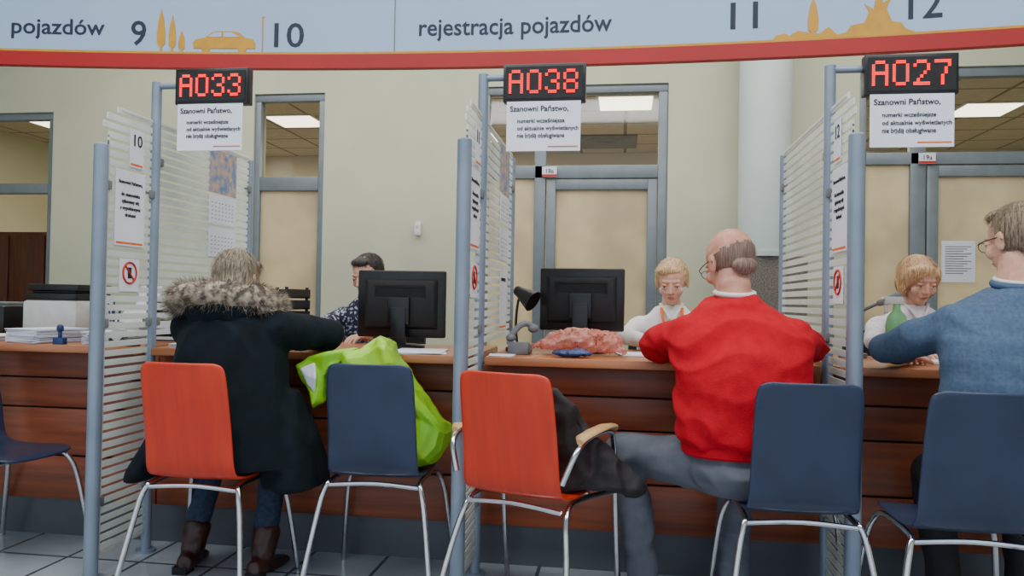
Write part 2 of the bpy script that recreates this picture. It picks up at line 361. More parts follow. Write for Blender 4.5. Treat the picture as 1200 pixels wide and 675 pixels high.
sil([cyp(.89,2.41,.05,.2),[(.70,2.405),(.72,2.43),(.76,2.44),(.78,2.425),(.82,2.45),(.86,2.44),(.92,2.43),(.96,2.46),(1.0,2.42),(1.04,2.43),(1.06,2.46),(1.12,2.47),(1.14,2.52),(1.12,2.56),(1.16,2.53),(1.17,2.60),(1.19,2.62),(1.20,2.56),(1.235,2.58),(1.215,2.53),(1.24,2.47),(1.28,2.46),(1.30,2.43),(1.36,2.405)]],'monument_silhouette')

# ------------------------------------------------------------ counter
CZ=.89
CT=root('service_counter',(0,3.3,0),world=True)
segs=((-4.6,-2.066),(-2.006,-.612),(-.548,.748),(.812,3.4))
mb=MB()
for a,b in segs: mb.b2(a,b,3.05,3.78,CZ-.035,CZ)
fin('worktop',mb,M['woodt'],CT,bevel=.006)
mb=MB(); mb.b2(-4.6,3.4,3.19,3.25,.18,CZ-.036); fin('core',mb,M['dark'],CT,smooth=False)
mb=MB()
for z0,z1 in ((.735,.848),(.60,.728),(.385,.592),(.185,.377)):
    for a,b in ((-4.6,-3.35),(-3.345,-2.04),(-2.035,-.585),(-.58,.775),(.78,2.1),(2.105,3.4)): mb.b2(a,b,3.165,3.19,z0,z1)
fin('front_boards',mb,M['wood'],CT,bevel=.004)
mb=MB(); mb.b2(-4.6,3.4,3.24,3.27,0,.18); fin('kick_plate',mb,M['kick'],CT,smooth=False)
mb=MB()
for x in (-4.55,-2.035,-.58,.78,3.35): mb.b2(x-.015,x+.015,3.27,3.76,0,CZ-.036)
fin('gables',mb,M['wood'],CT,smooth=False)

# ------------------------------------------------------------ partitions
def partition(X):
    r=root('frosted_glass_partition',(X,3.1,0),world=True)
    mb=MB(); mb.cyl((X,2.745,.0),(X,2.745,1.70),.027,24); mb.ell((X,2.745,1.70),(.027,.027,.012)); mb.cyl((X,2.745,0),(X,2.745,.012),.05,24)
    mb.cyl((X,3.096,0),(X,3.096,2.045),.021,20); mb.cyl((X,3.096,0),(X,3.096,.012),.042,24)
    mb.cyl((X,3.96,CZ),(X,3.96,1.86),.016,16)
    fin('posts',mb,M['post'],r)
    mb=MB()
    for z in (.3,1.0,1.55): 
        mb.box((X,2.782,z),(.03,.03,.035)); mb.box((X,3.066,z),(.03,.03,.035))
    for z in (1.0,1.7): mb.box((X,3.126,z),(.03,.03,.035)); mb.box((X,3.935,z),(.03,.03,.035))
    fin('clamps',mb,M['grey'],r,bevel=.004)
    mb=MB(); top=1.865; rr=.12; z=.10
    while z<top-.012:
        y0=2.785
        if z>top-rr: y0=2.785-.04+rr-math.sqrt(max(0,rr*rr-(z+.01-(top-rr))**2))
        mb.b2(X-.003,X+.003,y0,3.066,z,z+.024)
        if z>CZ+.02: mb.b2(X-.003,X+.003,3.126,3.935,z,z+.024)
        z+=.0365
    fin('frosted_stripes',mb,M['strip'],r,smooth=False)
    mb=MB(); mb.b2(X-.005,X+.005,2.86,3.066,top-.004,top+.004); mb.b2(X-.005,X+.005,3.126,3.935,top-.004,top+.004)
    mb.b2(X-.005,X+.005,2.785,2.789,.1,1.75); mb.b2(X-.005,X+.005,2.785,3.066,.085,.095)
    fin('glass_edges',mb,M['lgrey'],r,smooth=False)
for X in (-2.035,-.58,.78): partition(X)

FONT={'A':["01110","10001","10001","11111","10001","10001","10001"],'0':["01110","10001","10001","10001","10001","10001","01110"],
'3':["01110","10001","00001","00110","00001","10001","01110"],'8':["01110","10001","10001","01110","10001","10001","01110"],
'2':["01110","10001","00001","00010","00100","01000","11111"],'7':["11111","00001","00010","00010","00100","00100","00100"]}
def display(txt,xc,zc,postx):
    r=root('queue_number_display',(xc,3.05,zc))
    mb=MB(); mb.b2(-.166,.166,0,.05,-.077,.077); fin('housing',mb,M['black'],r,bevel=.004)
    mb=MB(); mb.b2(-.155,.155,-.003,0,-.064,.064); fin('screen',mb,M['blackm'],r,smooth=False)
    on=MB(); x=-.142
    for ch in txt:
        g=FONT[ch]; pts=set()
        for i,row in enumerate(g):
            for j,c in enumerate(row):
                if c=='1': pts.add((j,i))
        sub=set()
        for (j,i) in pts:
            for dj in (0,.5): 
                for di in (0,.5): sub.add((j+dj,i+di))
        for (j,i) in sub:
            cx=x+.002+j*.0118; cz=.048-i*.0138
            on.cyl((cx,-.003,cz),(cx,-.006,cz),.0027,8)
        x+=.0735
    fin('led_digits',on,M['led'],r,smooth=False)
    dx=postx-xc; mb=MB(); mb.tube([(dx,.046,.0+(2.03-zc)),(dx+.10,.046,2.03-zc),(-.12,.046,2.03-zc)],.014,10,1); mb.b2(-.16,-.10,.04,.07,-.05,.05); fin('bracket_arm',mb,M['post'],r)
    r2=root('queue_notice',(xc,3.045,zc-.077-.10))
    mb=MB(); mb.b2(-.1485,.1485,.0,.003,-.1,.1); fin('sheet',mb,M['paper'],r2,smooth=False)
    for t,w,h,z in (('Szanowni Państwo,',.235,.024,.060),('numerki wcześniejsze',.19,.018,.014),('od aktualnie wyświetlanych',.245,.018,-.016),('nie będą obsługiwane',.19,.018,-.046)):
        fin('line',place(textfit(t,w,h,bold=.014),(-.135 if h>.02 else -.105,-.0012,z),*FX),M['ink'],r2,smooth=False)
    mb=MB(); mb.b2(.02,.14,-.002,0,-.084,-.080); fin('stripe',mb,M['orange'],r2,smooth=False)
display('A033',-1.755,2.012,-2.035); display('A038',-.325,1.995,-.58); display('A027',1.06,1.995,.78)

def psheet(name,X,side,yc,zc,w,h,lines=(),picto=False,stripe=True,m='paper'):
    bs=PX if side>0 else NX
    r=root(name,(X+side*.0075,yc,zc))
    mb=MB(); mb.b2(-.001,.001,-w/2,w/2,-h/2,h/2); fin('sheet',mb,M[m],r,smooth=False)
    e=side*.002
    if stripe:
        mb=MB(); mb.b2(min(e,0),max(e,0),-w/2*.9,w/2*.9,-h/2+.008,-h/2+.016); fin('stripe',mb,M['orange'],r,smooth=False)
    for t,s,z in lines:
        fin('line',place(textmb(t,s,'CENTER',.0004),(e,0,z),*bs),M['ink'],r,smooth=False)
    if picto:
        mb=MB(); pts=[(e,.045*math.cos(2*math.pi*i/28)*w/.13,.01+.045*math.sin(2*math.pi*i/28)*w/.13) for i in range(29)]; mb.tube(pts,.0045,6,1); mb.tube([(e,.03*w/.13,-.02),(e,-.03*w/.13,.04)],.004,6,1); fin('prohibition_ring',mb,M['inkr'],r)
        mb=MB(); mb.box((e,0,.01),(.002,.022,.045)); fin('phone_icon',mb,M['ink'],r,smooth=False)
for X,s,o in ((-2.035,1,0),(-.58,1,.02),(.78,-1,.02)):
    psheet('number_sign',X,s,2.955,1.725,.09,.16,[('10' if X<-1 else ('11' if X<0 else '12'),.07,.01)])
    psheet('partition_notice',X,s,2.92,1.47,.19,.31,[('Szanowni Państwo,',.020,.10),('do stanowiska',.021,.05),('zgłaszamy się',.021,.022),('z wypełnionymi',.021,-.006),('drukami',.021,-.034)])
    psheet('no_phone_sign',X,s,2.925,1.195,.125,.135,picto=True,stripe=False)
for X in (-2.035,-.58):
    r=root('wall_calendar',(X+.008,3.66,1.6)); mb=MB(); mb.b2(-.001,.002,-.13,.13,.03,.25); fin('picture',mb,M['calp'],r,smooth=False)
    mb=MB(); mb.b2(-.001,.003,-.13,.13,-.12,.02); mb.b2(-.001,.003,-.13,.13,-.29,-.14); fin('pads',mb,M['paper'],r,smooth=False)
    mb=MB()
    for b in (-.05,-.22):
        for i in range(5):
            for j in range(7): mb.b2(.003,.004,-.11+j*.033,-.099+j*.033,b+.03-i*.02,b+.034-i*.02)
    fin('dates',mb,M['grey'],r,smooth=False)
psheet('posted_note',-.58,1,3.66,1.12,.2,.28,[('INFORMACJA',.022,.09)])

# ------------------------------------------------------------ chairs
def shell_pts():
    return [(-.262,.880,.130),(-.260,.873,.160),(-.256,.86,.173),(-.247,.81,.178),(-.228,.72,.180),(-.205,.60,.182),(-.190,.52,.184),(-.176,.478,.187),(-.150,.455,.190),(-.11,.447,.193),(-.03,.442,.197),(.06,.445,.199),(.14,.449,.196),(.185,.443,.185),(.20,.436,.165),(.205,.432,.13)]
def chair(loc,rot,col,arms=False,name='stacking_chair',ws=.93):
    r=root(name,loc,rot); mb=MB(); P=shell_pts(); nx=12; vs=[];fs=[]
    for (y,z,w) in P:
        for i in range(nx+1):
            t=-1+2*i/nx; cv=.018*(t*t)
            back=min(1,max(0,(z-.46)/.1)); vs.append((t*w*ws,y+cv*back,z+(.006*t*t)*(1-back)))
    n=nx+1
    for i in range(len(P)-1):
        for j in range(nx): fs.append((i*n+j,i*n+j+1,(i+1)*n+j+1,(i+1)*n+j))
    mb.add(vs,fs); fin('seat_shell',mb,col,r,solid=.011,sub=1,autos=False)
    mb=MB()
    for s in (-1,1):
        if arms:
            mb.tube([(s*.235,.27,0),(s*.235,.24,.2),(s*.235,.215,.42),(s*.24,.18,.60),(s*.24,.12,.655),(s*.24,-.08,.655),(s*.235,-.17,.62),(s*.20,-.2,.52)],.0105,10)
            mb.tube([(s*.25,-.28,0),(s*.22,-.2,.25),(s*.19,-.13,.41),(s*.19,0,.43),(s*.235,.21,.42)],.0105,10)
        else:
            mb.tube([(s*.25,-.26,0),(s*.205,-.19,.30),(s*.185,-.165,.40),(s*.17,-.12,.428),(s*.17,.10,.428),(s*.185,.16,.40),(s*.21,.19,.30),(s*.24,.24,0)],.0105,10)
        mb.ell((s*(.25),-.262 if not arms else -.28,.006),(.015,.015,.006))
    mb.tube([(-.18,-.155,.415),(0,-.15,.425),(.18,-.155,.415)],.009,8); mb.tube([(-.17,.12,.425),(0,.12,.427),(.17,.12,.425)],.009,8)
    fin('tube_frame',mb,M['chrome'],r)
    if arms:
        mb=MB()
        for s in (-1,1):
            rings=[]
            for y,w,zz in ((-.15,.012,.655),(-.13,.024,.667),(-.03,.027,.674),(.08,.027,.676),(.16,.024,.668),(.19,.012,.655)):
                rings.append([V((s*.24+w*math.cos(a),y,zz+.010*math.sin(a))) for a in [2*math.pi*i/12 for i in range(12)]])
            mb.loft(rings)
        fin('arm_pads',mb,M['ply'],r)
    return r
chair((-1.535,2.76,0),0,M['cred'])
chair((-.915,2.93,0),math.radians(2),M['cblue'])
chair((-.31,2.76,0),math.radians(-19),M['cred'],arms=True,name='armchair',ws=1.0)
chair((.575,2.73,0),math.radians(1),M['cblue'])
chair((1.045,2.62,0),math.radians(0),M['cblue'])
chair((-2.57,2.90,0),math.radians(-96),M['cblue'])

# ------------------------------------------------------------ people
def ring(c,rx,ry,yaw=0,n=32,p=2.3):
    out=[]
    for j in range(n):
        a=2*math.pi*j/n; ca=math.cos(a);sa=math.sin(a)
        x=rx*math.copysign(abs(ca)**(2/p),ca); y=ry*math.copysign(abs(sa)**(2/p),sa)
        out.append(V((c[0]+x*math.cos(yaw)-y*math.sin(yaw),c[1]+x*math.sin(yaw)+y*math.cos(yaw),c[2])))
    return out
def strands(par,ob,ctr,crown,down,back,fwd,N,L,w,m,mode,name='hair_strands'):
    vs=ob.data.vertices; mb=MB(); nv=len(vs)
    for _ in range(N):
        v=vs[random.randrange(nv)]; p=v.co.copy(); n=(p-ctr).normalized()
        t=(p-crown)
        if mode=='back': t=back*1.0+down*.35
        else: t=t.normalized()+down*.55
        t+=V((random.gauss(0,.12),random.gauss(0,.12),random.gauss(0,.12)))
        l=L*random.uniform(.6,1.1)
        if (p-ctr).dot(fwd)>.03: l*=.45
        q=p+v.normal*random.uniform(.0005,.003); k=4; o=len(mb.v)
        for s in range(k+1):
            n=(q-ctr).normalized(); t=(t-n*t.dot(n)*.9).normalized(); sd=n.cross(t).normalized()*w*(1-.8*s/k)
            mb.v+=[q+sd,q-sd]
            if s<k: mb.f.append((o+2*s,o+2*s+1,o+2*s+3,o+2*s+2))
            q=q+t*l/k+n*.0006; t=t+down*.12
    fin(name,mb,m,par,smooth=True,autos=False)
def head(par,c,yaw,pitch,skin,hair,style,glasses=False,s=1.0,roll=0,fem=False):
    R=Matrix.Rotation(yaw,3,'Z')@Matrix.Rotation(-pitch,3,'X')@Matrix.Rotation(roll,3,'Y'); c=V(c)
    def T(p): return c+R@(V(p)*s)
    def E(mb,p,r): mb.ell(T(p),tuple(q*s for q in r),R)
    def C(mb,a,b,r1,r2): mb.cap(T(a),T(b),r1*s,r2*s,12)
    jw=.9 if fem else 1
    mb=MB(); E(mb,(0,-.012,.028),(.076,.097,.090)); E(mb,(0,.022,-.030),(.062*jw,.068,.078)); E(mb,(0,.045,-.078),(.040*jw,.036,.030)); E(mb,(0,.060,-.092),(.022*jw,.02,.016))
    E(mb,(0,.072,.024),(.048,.016,.012)); C(mb,(0,.084,.008),(0,.101,-.028),.008,.0105); E(mb,(.010,.091,-.033),(.008,.009,.007)); E(mb,(-.010,.091,-.033),(.008,.009,.007))
    for q in (-1,1):
        E(mb,(q*.040,.062,-.028),(.022,.021,.022)); E(mb,(q*.078,-.004,-.008),(.009,.019,.031)); E(mb,(q*.082,-.012,.004),(.008,.014,.020))
        E(mb,(q*.032,.078,.007),(.0165,.011,.0075)); E(mb,(q*.032,.077,-.010),(.015,.010,.006))
    E(mb,(0,.081,-.056),(.022,.012,.006)); E(mb,(0,.079,-.065),(.019,.011,.006))
    fin('head',mb,skin,par,voxel=.0038,sm=3)
    mb=MB(); E(mb,(0,.0895,-.0565),(.019,.006,.0030)); E(mb,(0,.087,-.0635),(.015,.006,.0035)); fin('lips',mb,M['lip'],par)
    mb=MB()
    for q in (-1,1): E(mb,(q*.032,.0785,-.002),(.0105,.0083,.0042))
    fin('eyes',mb,M['eyew'],par)
    mb=MB()
    for q in (-1,1): E(mb,(q*.032,.0856,-.0030),(.0042,.0025,.0034))
    fin('irises',mb,M['iris'],par)
    mb=MB()
    for q in (-1,1): mb.tube([T((q*.020,.0855,.000)),T((q*.032,.0885,.0024)),T((q*.044,.082,.000))],.0009,6,4)
    fin('eyelashes',mb,M['h_dk'],par)
    mb=MB()
    for q in (-1,1):
        C(mb,(q*.017,.0870,.021),(q*.034,.0850,.025),.0016,.0017); C(mb,(q*.034,.0850,.025),(q*.049,.0755,.021),.0017,.0010)
    fin('eyebrows',mb,hair,par)
    up=R@V((0,0,1)); bk=R@V((0,-1,0)); fw=R@V((0,1,0)); ctr=T((0,-.012,.02)); crown=T((0,-.045,.125))
    if style=='bald':
        mb=MB(); mb.ell((0,-.012,.028),(.0775,.0985,.0915),None,72)
        keep=[]
        for f in mb.f:
            p=sum((mb.v[i] for i in f),V())/len(f); e=.010*noise.noise(p*60)
            if p.y<.010+e and p.z<.020+e+max(0,-p.y)*.10 and p.z>-.060: keep.append(f)
        used=sorted({i for f in keep for i in f}); mp={o:i for i,o in enumerate(used)}
        m2=MB(); m2.v=[T(mb.v[i]) for i in used]; m2.f=[tuple(mp[i] for i in f) for f in keep]
        m2.ell(T((0,-.070,-.040)),(.048*s,.028*s,.033*s),R)
        ob=fin('hair',m2,hair,par)
        strands(par,ob,ctr,crown,-up,bk,fw,3500,.009,.0004,hair,'down') 
    else:
        mb=MB()
        E(mb,(0,-.024,.036),(.081,.096,.086)); E(mb,(0,-.065,-.015),(.066,.043,.06))
        for q in (-1,1): E(mb,(q*.060,-.03,.012),(.024,.05,.05)) 
        L=.03; mode='down'; N=2800
        if style=='short': E(mb,(0,.038,.088),(.058,.040,.026)); L=.026
        if style=='bob':
            E(mb,(0,-.055,-.030),(.080,.055,.070)); E(mb,(.02,.056,.072),(.062,.034,.028)); E(mb,(.035,.066,.050),(.032,.02,.020)); L=.055
            for q in (-1,1): E(mb,(q*.071,.0,-.012),(.022,.046,.074)); E(mb,(q*.068,.032,.03),(.018,.030,.048))
        if style=='up':
            E(mb,(0,-.115,.02),(.032,.032,.032)); E(mb,(.012,.048,.076),(.060,.034,.023)); L=.05; mode='back'
            for q in (-1,1): E(mb,(q*.068,.012,.032),(.013,.030,.04))
        if style=='long':
            E(mb,(0,-.055,-.035),(.078,.05,.07)); E(mb,(0,.05,.083),(.06,.034,.028)); L=.06
            for q in (-1,1): E(mb,(q*.068,-.01,-.025),(.022,.05,.065))
        ob=fin('hair',mb,hair,par,voxel=.005,sm=5,wr=.0008,wf=(70,30,12))
        strands(par,ob,ctr,crown,-up,bk,fw,N,L,.0009,hair,mode)
    if glasses:
        mb=MB()
        for q in (-1,1):
            pts=[T((q*.033+.022*math.cos(a),.098,.0+.016*math.sin(a))) for a in [2*math.pi*i/20 for i in range(21)]]; mb.tube(pts,.0013,6,1)
            mb.tube([T((q*.055,.096,.004)),T((q*.078,.07,.006)),T((q*.087,-.005,.004)),T((q*.087,-.02,-.008))],.0018,6,4)
        mb.tube([T((-.011,.099,.002)),T((0,.103,.004)),T((.011,.099,.002))],.0014,6,2)
        fin('glasses',mb,M['black'],par)
def hand(par,w,d,up,side,skin,curl=.45,name='hand'):
    w=V(w);f=V(d).normalized();u=V(up);u=(u-f*u.dot(f)).normalized();r=f.cross(u)
    R=Matrix((r,f,u)).transposed(); mb=MB()
    mb.cap(w-f*.03,w+f*.02,.026,.026,12); mb.ell(w+f*.05,(.040,.050,.015),R); mb.ell(w+f*.075,(.041,.022,.012),R)
    for k,(o,L) in enumerate(((-.030,.060),(-.010,.072),(.010,.078),(.030,.068))):
        o=o*(-side); p=w+f*(.085-abs(o)*.15)+r*o; a=0; dirv=(f+r*o*3).normalized(); rad=.0088
        mb.cap(w+f*.05+r*o*.8,p,.010,rad,10)
        for seg in (.45,.32,.23):
            a+=curl*(.9 if seg>.4 else 1.1); dd=(dirv*math.cos(a)-u*math.sin(a)); q=p+dd*L*seg; mb.cap(p,q,rad,rad*.92,10); p=q; rad*=.92
    o=side*.03; p=w+f*.025+r*o; q=p+(f*.6+r*side*.7-u*.25).normalized()*.04; mb.cap(w+f*.02+r*side*.015,p,.014,.013,10); mb.cap(p,q,.0125,.0105,10); q2=q+(f*.9+r*side*.25-u*.3).normalized()*.030; mb.cap(q,q2,.0105,.009,10)
    fin(name,mb,skin,par,voxel=.0032,sm=1)
def shoe(mb,p,yaw,L=.27):
    d=V((-math.sin(yaw),math.cos(yaw),0)); x=V((math.cos(yaw),math.sin(yaw),0)); p=V(p)
    rings=[]
    for t,w,h in ((-.07,.018,.05),(-.06,.032,.075),(-.02,.036,.085),(.03,.037,.078),(.08,.042,.055),(.13,.046,.045),(.17,.040,.035),(.195,.02,.02)):
        c=p+d*(t*L/.27); rings.append([c+x*w*math.cos(a)+V((0,0,max(.003,h*.5+h*.5*math.sin(a)))) for a in [2*math.pi*i/16 for i in range(16)]])
    mb.loft(rings)

# --- bald man in red sweater
P=root('seated_man',(.42,2.76,0),world=True)
mb=MB(); mb.loft([ring(c,rx,ry) for c,rx,ry in (((.425,2.755,.625),.215,.150),((.42,2.752,.66),.230,.160),((.41,2.75,.74),.230,.162),((.41,2.76,.84),.235,.162),((.41,2.78,.94),.245,.160),((.41,2.80,1.01),.24,.145),((.408,2.82,1.055),.215,.125),((.405,2.84,1.095),.165,.10),((.40,2.86,1.13),.11,.085),((.40,2.865,1.155),.072,.07))])
mb.ell((.235,2.82,1.0),(.09,.09,.085)); mb.ell((.585,2.82,1.0),(.09,.09,.085))
mb.chain([((.22,2.83,1.0),.080),((.125,3.0,.955),.064),((.30,3.21,.935),.044)])
mb.chain([((.60,2.83,1.0),.080),((.70,3.0,.965),.064),((.54,3.22,.935),.044)])
mb.ell((.15,2.97,.95),(.075,.08,.066)); mb.ell((.67,2.95,.965),(.075,.085,.066))
fin('sweater',mb,M['sweat'],P,voxel=.009,sm=10,wr=.014,wf=(3.2,3,8.5))
mb=MB(); mb.loft([ring((.425,2.757,z),rx,ry) for z,rx,ry in ((.598,.205,.140),(.606,.214,.148),(.640,.218,.151),(.65,.21,.146))]); fin('sweater_hem',mb,M['sweat'],P)
mb=MB(); mb.tube([(.40+.068*math.cos(a),2.866+.068*math.sin(a),1.160+.010*math.sin(a)) for a in [2*math.pi*i/24 for i in range(25)]],.009,10,1); fin('shirt_collar',mb,M['white'],P)
mb=MB(); mb.chain([((.40,2.85,1.10),.064),((.395,2.875,1.22),.060)]); mb.ell((.395,2.835,1.19),(.055,.03,.04)); fin('neck',mb,M['skin2'],P,voxel=.006,sm=2)
head(P,(.388,2.905,1.268),math.radians(28),math.radians(24),M['skin2'],M['h_gy'],'bald',glasses=True,s=1.06)
mb=MB(); mb.ell((.425,2.755,.55),(.205,.150,.11)); mb.ell((.425,2.755,.60),(.195,.135,.07)); mb.chain([((.33,2.77,.55),.10),((.01,3.0,.545),.073)]); mb.chain([((.01,3.0,.545),.072),((.06,2.98,.32),.068),((.09,2.95,.10),.060)])
mb.chain([((.50,2.77,.55),.10),((.45,3.03,.54),.073)]); mb.chain([((.45,3.03,.54),.072),((.43,3.02,.32),.068),((.42,2.98,.10),.060)])
fin('trousers',mb,M['trou'],P,voxel=.009,sm=7,wr=.009,wf=(6,6,10))
mb=MB(); shoe(mb,(.09,2.92,0),.15); shoe(mb,(.42,2.94,0),0); fin('shoes',mb,M['blackm'],P,voxel=.006,sm=2)
hand(P,(.31,3.24,.925),(.5,.7,-.05),(0,0,1),1,M['skin2'],.35); hand(P,(.53,3.25,.925),(-.4,.7,-.05),(0,0,1),-1,M['skin2'],.35)

# --- woman in parka
P=root('seated_woman',(-1.5,2.8,0),world=True)
mb=MB(); mb.loft([ring(c,rx,ry) for c,rx,ry in (((-1.50,2.81,.465),.30,.19),((-1.50,2.81,.52),.295,.19),((-1.50,2.80,.62),.262,.18),((-1.505,2.80,.75),.235,.165),((-1.51,2.81,.88),.222,.155),((-1.515,2.82,.98),.215,.14),((-1.52,2.83,1.04),.18,.12),((-1.525,2.84,1.09),.12,.09),((-1.525,2.845,1.12),.07,.07))])
mb.ell((-1.69,2.83,.985),(.08,.09,.085)); mb.ell((-1.33,2.83,.985),(.08,.09,.085))
mb.chain([((-1.70,2.84,.985),.078),((-1.735,3.01,.96),.068),((-1.60,3.22,.945),.05)])
mb.chain([((-1.33,2.84,.985),.078),((-1.20,3.03,.965),.068),((-1.33,3.24,.945),.05)])
mb.loft([ring(c,rx,ry) for c,rx,ry in (((-1.25,2.87,.385),.115,.16),((-1.255,2.87,.42),.115,.16),((-1.28,2.86,.56),.105,.15),((-1.34,2.85,.75),.08,.12))])
mb.loft([ring(c,rx,ry) for c,rx,ry in (((-1.79,2.74,.42),.05,.15),((-1.775,2.74,.46),.055,.15),((-1.72,2.76,.56),.06,.14),((-1.66,2.78,.72),.06,.12))])
fin('parka',mb,M['parka'],P,voxel=.009,sm=8,wr=.013,wf=(7,7,3))
base=MB(); fpts=[]
n=34
for i in range(n):
    a=2*math.pi*i/n; x=-1.545+.192*math.cos(a); y=2.84+.12*math.sin(a); bk=max(0,-math.sin(a)); z=1.105+.018*bk-.035*max(0,abs(math.cos(a))-.8)/.2+.02*noise.noise(V((a*2,0,0)))
    rr=.045+.010*bk+.008*noise.noise(V((a*3,2,0))); base.ell((x,y,z),(rr,rr,rr*.9)); fpts.append((V((x,y,z)),rr))
fin('fur_hood_base',base,M['fur'],P,voxel=.01,sm=3)
mb=MB(); mb.ell((-1.53,2.76,1.06),(.15,.075,.08)); mb.ell((-1.53,2.80,1.08),(.17,.08,.05)); fin('hood_cloth',mb,M['parka'],P,voxel=.01,sm=5,wr=.006,wf=(9,9,9))
mb=MB()
for i in range(12000):
    c,rr=random.choice(fpts); d=V((random.gauss(0,1),random.gauss(0,1),random.gauss(0,1))).normalized(); p=c+d*rr*.95
    ctr=V((-1.535,2.84,1.07)); d2=(d+(p-ctr).normalized()*.6+V((random.uniform(-.3,.3),random.uniform(-.3,.3),random.uniform(-.4,.3)))).normalized()
    L=random.uniform(.015,.04); x,y=basis(d2); w=.0010
    q=p+d2*L+V((0,0,-.006))
    mb.add([p+x*w,p-x*w*.5+y*w*.87,p-x*w*.5-y*w*.87,q],[(0,1,3),(1,2,3),(2,0,3)])
fin('fur_strands',mb,M['fur'],P,smooth=False)
mb=MB(); mb.chain([((-1.525,2.84,1.04),.055),((-1.53,2.86,1.15),.052)]); fin('neck',mb,M['skin'],P,voxel=.006,sm=2)
head(P,(-1.53,2.89,1.182),math.radians(-8),math.radians(20),M['skin'],M['h_gb'],'long',s=.98,fem=True)
mb=MB(); mb.ell((-1.51,2.80,.53),(.18,.15,.075)); mb.chain([((-1.60,2.82,.53),.085),((-1.69,3.04,.50),.066),((-1.725,2.98,.19),.05)]); mb.chain([((-1.42,2.82,.53),.085),((-1.42,3.05,.50),.066),((-1.42,2.97,.19),.05)])
fin('jeans',mb,M['jeans'],P,voxel=.009,sm=4,wr=.004,wf=(12,12,12))
mb=MB(); shoe(mb,(-1.735,2.93,.0),.25,.26); shoe(mb,(-1.42,2.92,0),-.1,.26); mb.chain([((-1.73,2.95,.08),.047),((-1.725,2.97,.16),.056)]); mb.chain([((-1.42,2.94,.08),.047),((-1.42,2.965,.16),.056)])
fin('ankle_boots',mb,M['boot'],P,voxel=.006,sm=3,wr=.003,wf=(20,20,20))
mb=MB()
for x,y,yw in ((-1.735,2.93,.25),(-1.42,2.92,-.1)): mb.b2(x-.03,x+.03,y-.07,y-.01,0,.03) 
fin('boot_heels',mb,M['blackm'],P)
hand(P,(-1.59,3.25,.925),(.5,.7,-.05),(0,0,1),1,M['skin'],.35); hand(P,(-1.345,3.27,.925),(-.5,.7,-.05),(0,0,1),-1,M['skin'],.35)

# --- man in blazer
P=root('seated_man',(1.22,2.68,0),world=True)
mb=MB(); mb.loft([ring(c,rx,ry) for c,rx,ry in (((1.18,2.645,.47),.20,.14),((1.19,2.645,.55),.215,.145),((1.22,2.65,.72),.20,.140),((1.245,2.67,.88),.212,.142),((1.26,2.69,1.0),.235,.138),((1.265,2.71,1.07),.232,.125),((1.27,2.725,1.12),.20,.105),((1.275,2.735,1.16),.13,.09),((1.28,2.745,1.19),.075,.07))])
mb.ell((1.085,2.72,1.06),(.08,.08,.072)); mb.ell((1.445,2.72,1.06),(.08,.08,.072))
mb.chain([((1.075,2.73,1.055),.070),((.955,2.99,.965),.060),((1.10,3.20,.945),.046)]); mb.chain([((1.455,2.73,1.055),.070),((1.56,2.96,.965),.060),((1.40,3.2,.945),.046)])
fin('blazer',mb,M['blazer'],P,voxel=.009,sm=8,wr=.010,wf=(3.5,3.5,8))
mb=MB(); mb.tube([(1.288+.064*math.cos(a),2.755+.064*math.sin(a),1.20+.012*math.sin(a)) for a in [2*math.pi*i/24 for i in range(25)]],.013,10,1); fin('jacket_collar',mb,M['blazer'],P)
mb=MB(); mb.tube([(1.288+.060*math.cos(a),2.758+.060*math.sin(a),1.215+.012*math.sin(a)) for a in [2*math.pi*i/24 for i in range(25)]],.007,10,1); fin('shirt_band',mb,M['white'],P)
mb=MB(); mb.chain([((1.285,2.745,1.15),.058),((1.295,2.765,1.28),.055)]); fin('neck',mb,M['skin'],P,voxel=.006,sm=2)
head(P,(1.308,2.79,1.35),math.radians(24),math.radians(12),M['skin'],M['h_br'],'short',glasses=True,s=1.04)
mb=MB(); mb.ell((1.18,2.65,.53),(.19,.14,.08)); mb.chain([((1.10,2.67,.54),.092),((1.12,3.0,.52),.07),((1.16,2.97,.10),.055)]); mb.chain([((1.27,2.67,.54),.092),((1.42,3.0,.52),.07),((1.42,2.97,.10),.055)])
fin('trousers',mb,M['trou2'],P,voxel=.009,sm=4,wr=.005)
mb=MB(); shoe(mb,(1.16,2.93,0),0); shoe(mb,(1.42,2.93,0),-.1); fin('shoes',mb,M['blackm'],P,voxel=.006,sm=2)
hand(P,(1.115,3.225,.925),(.5,.7,-.05),(0,0,1),1,M['skin'],.35); hand(P,(1.385,3.225,.925),(-.5,.7,-.05),(0,0,1),-1,M['skin'],.35)

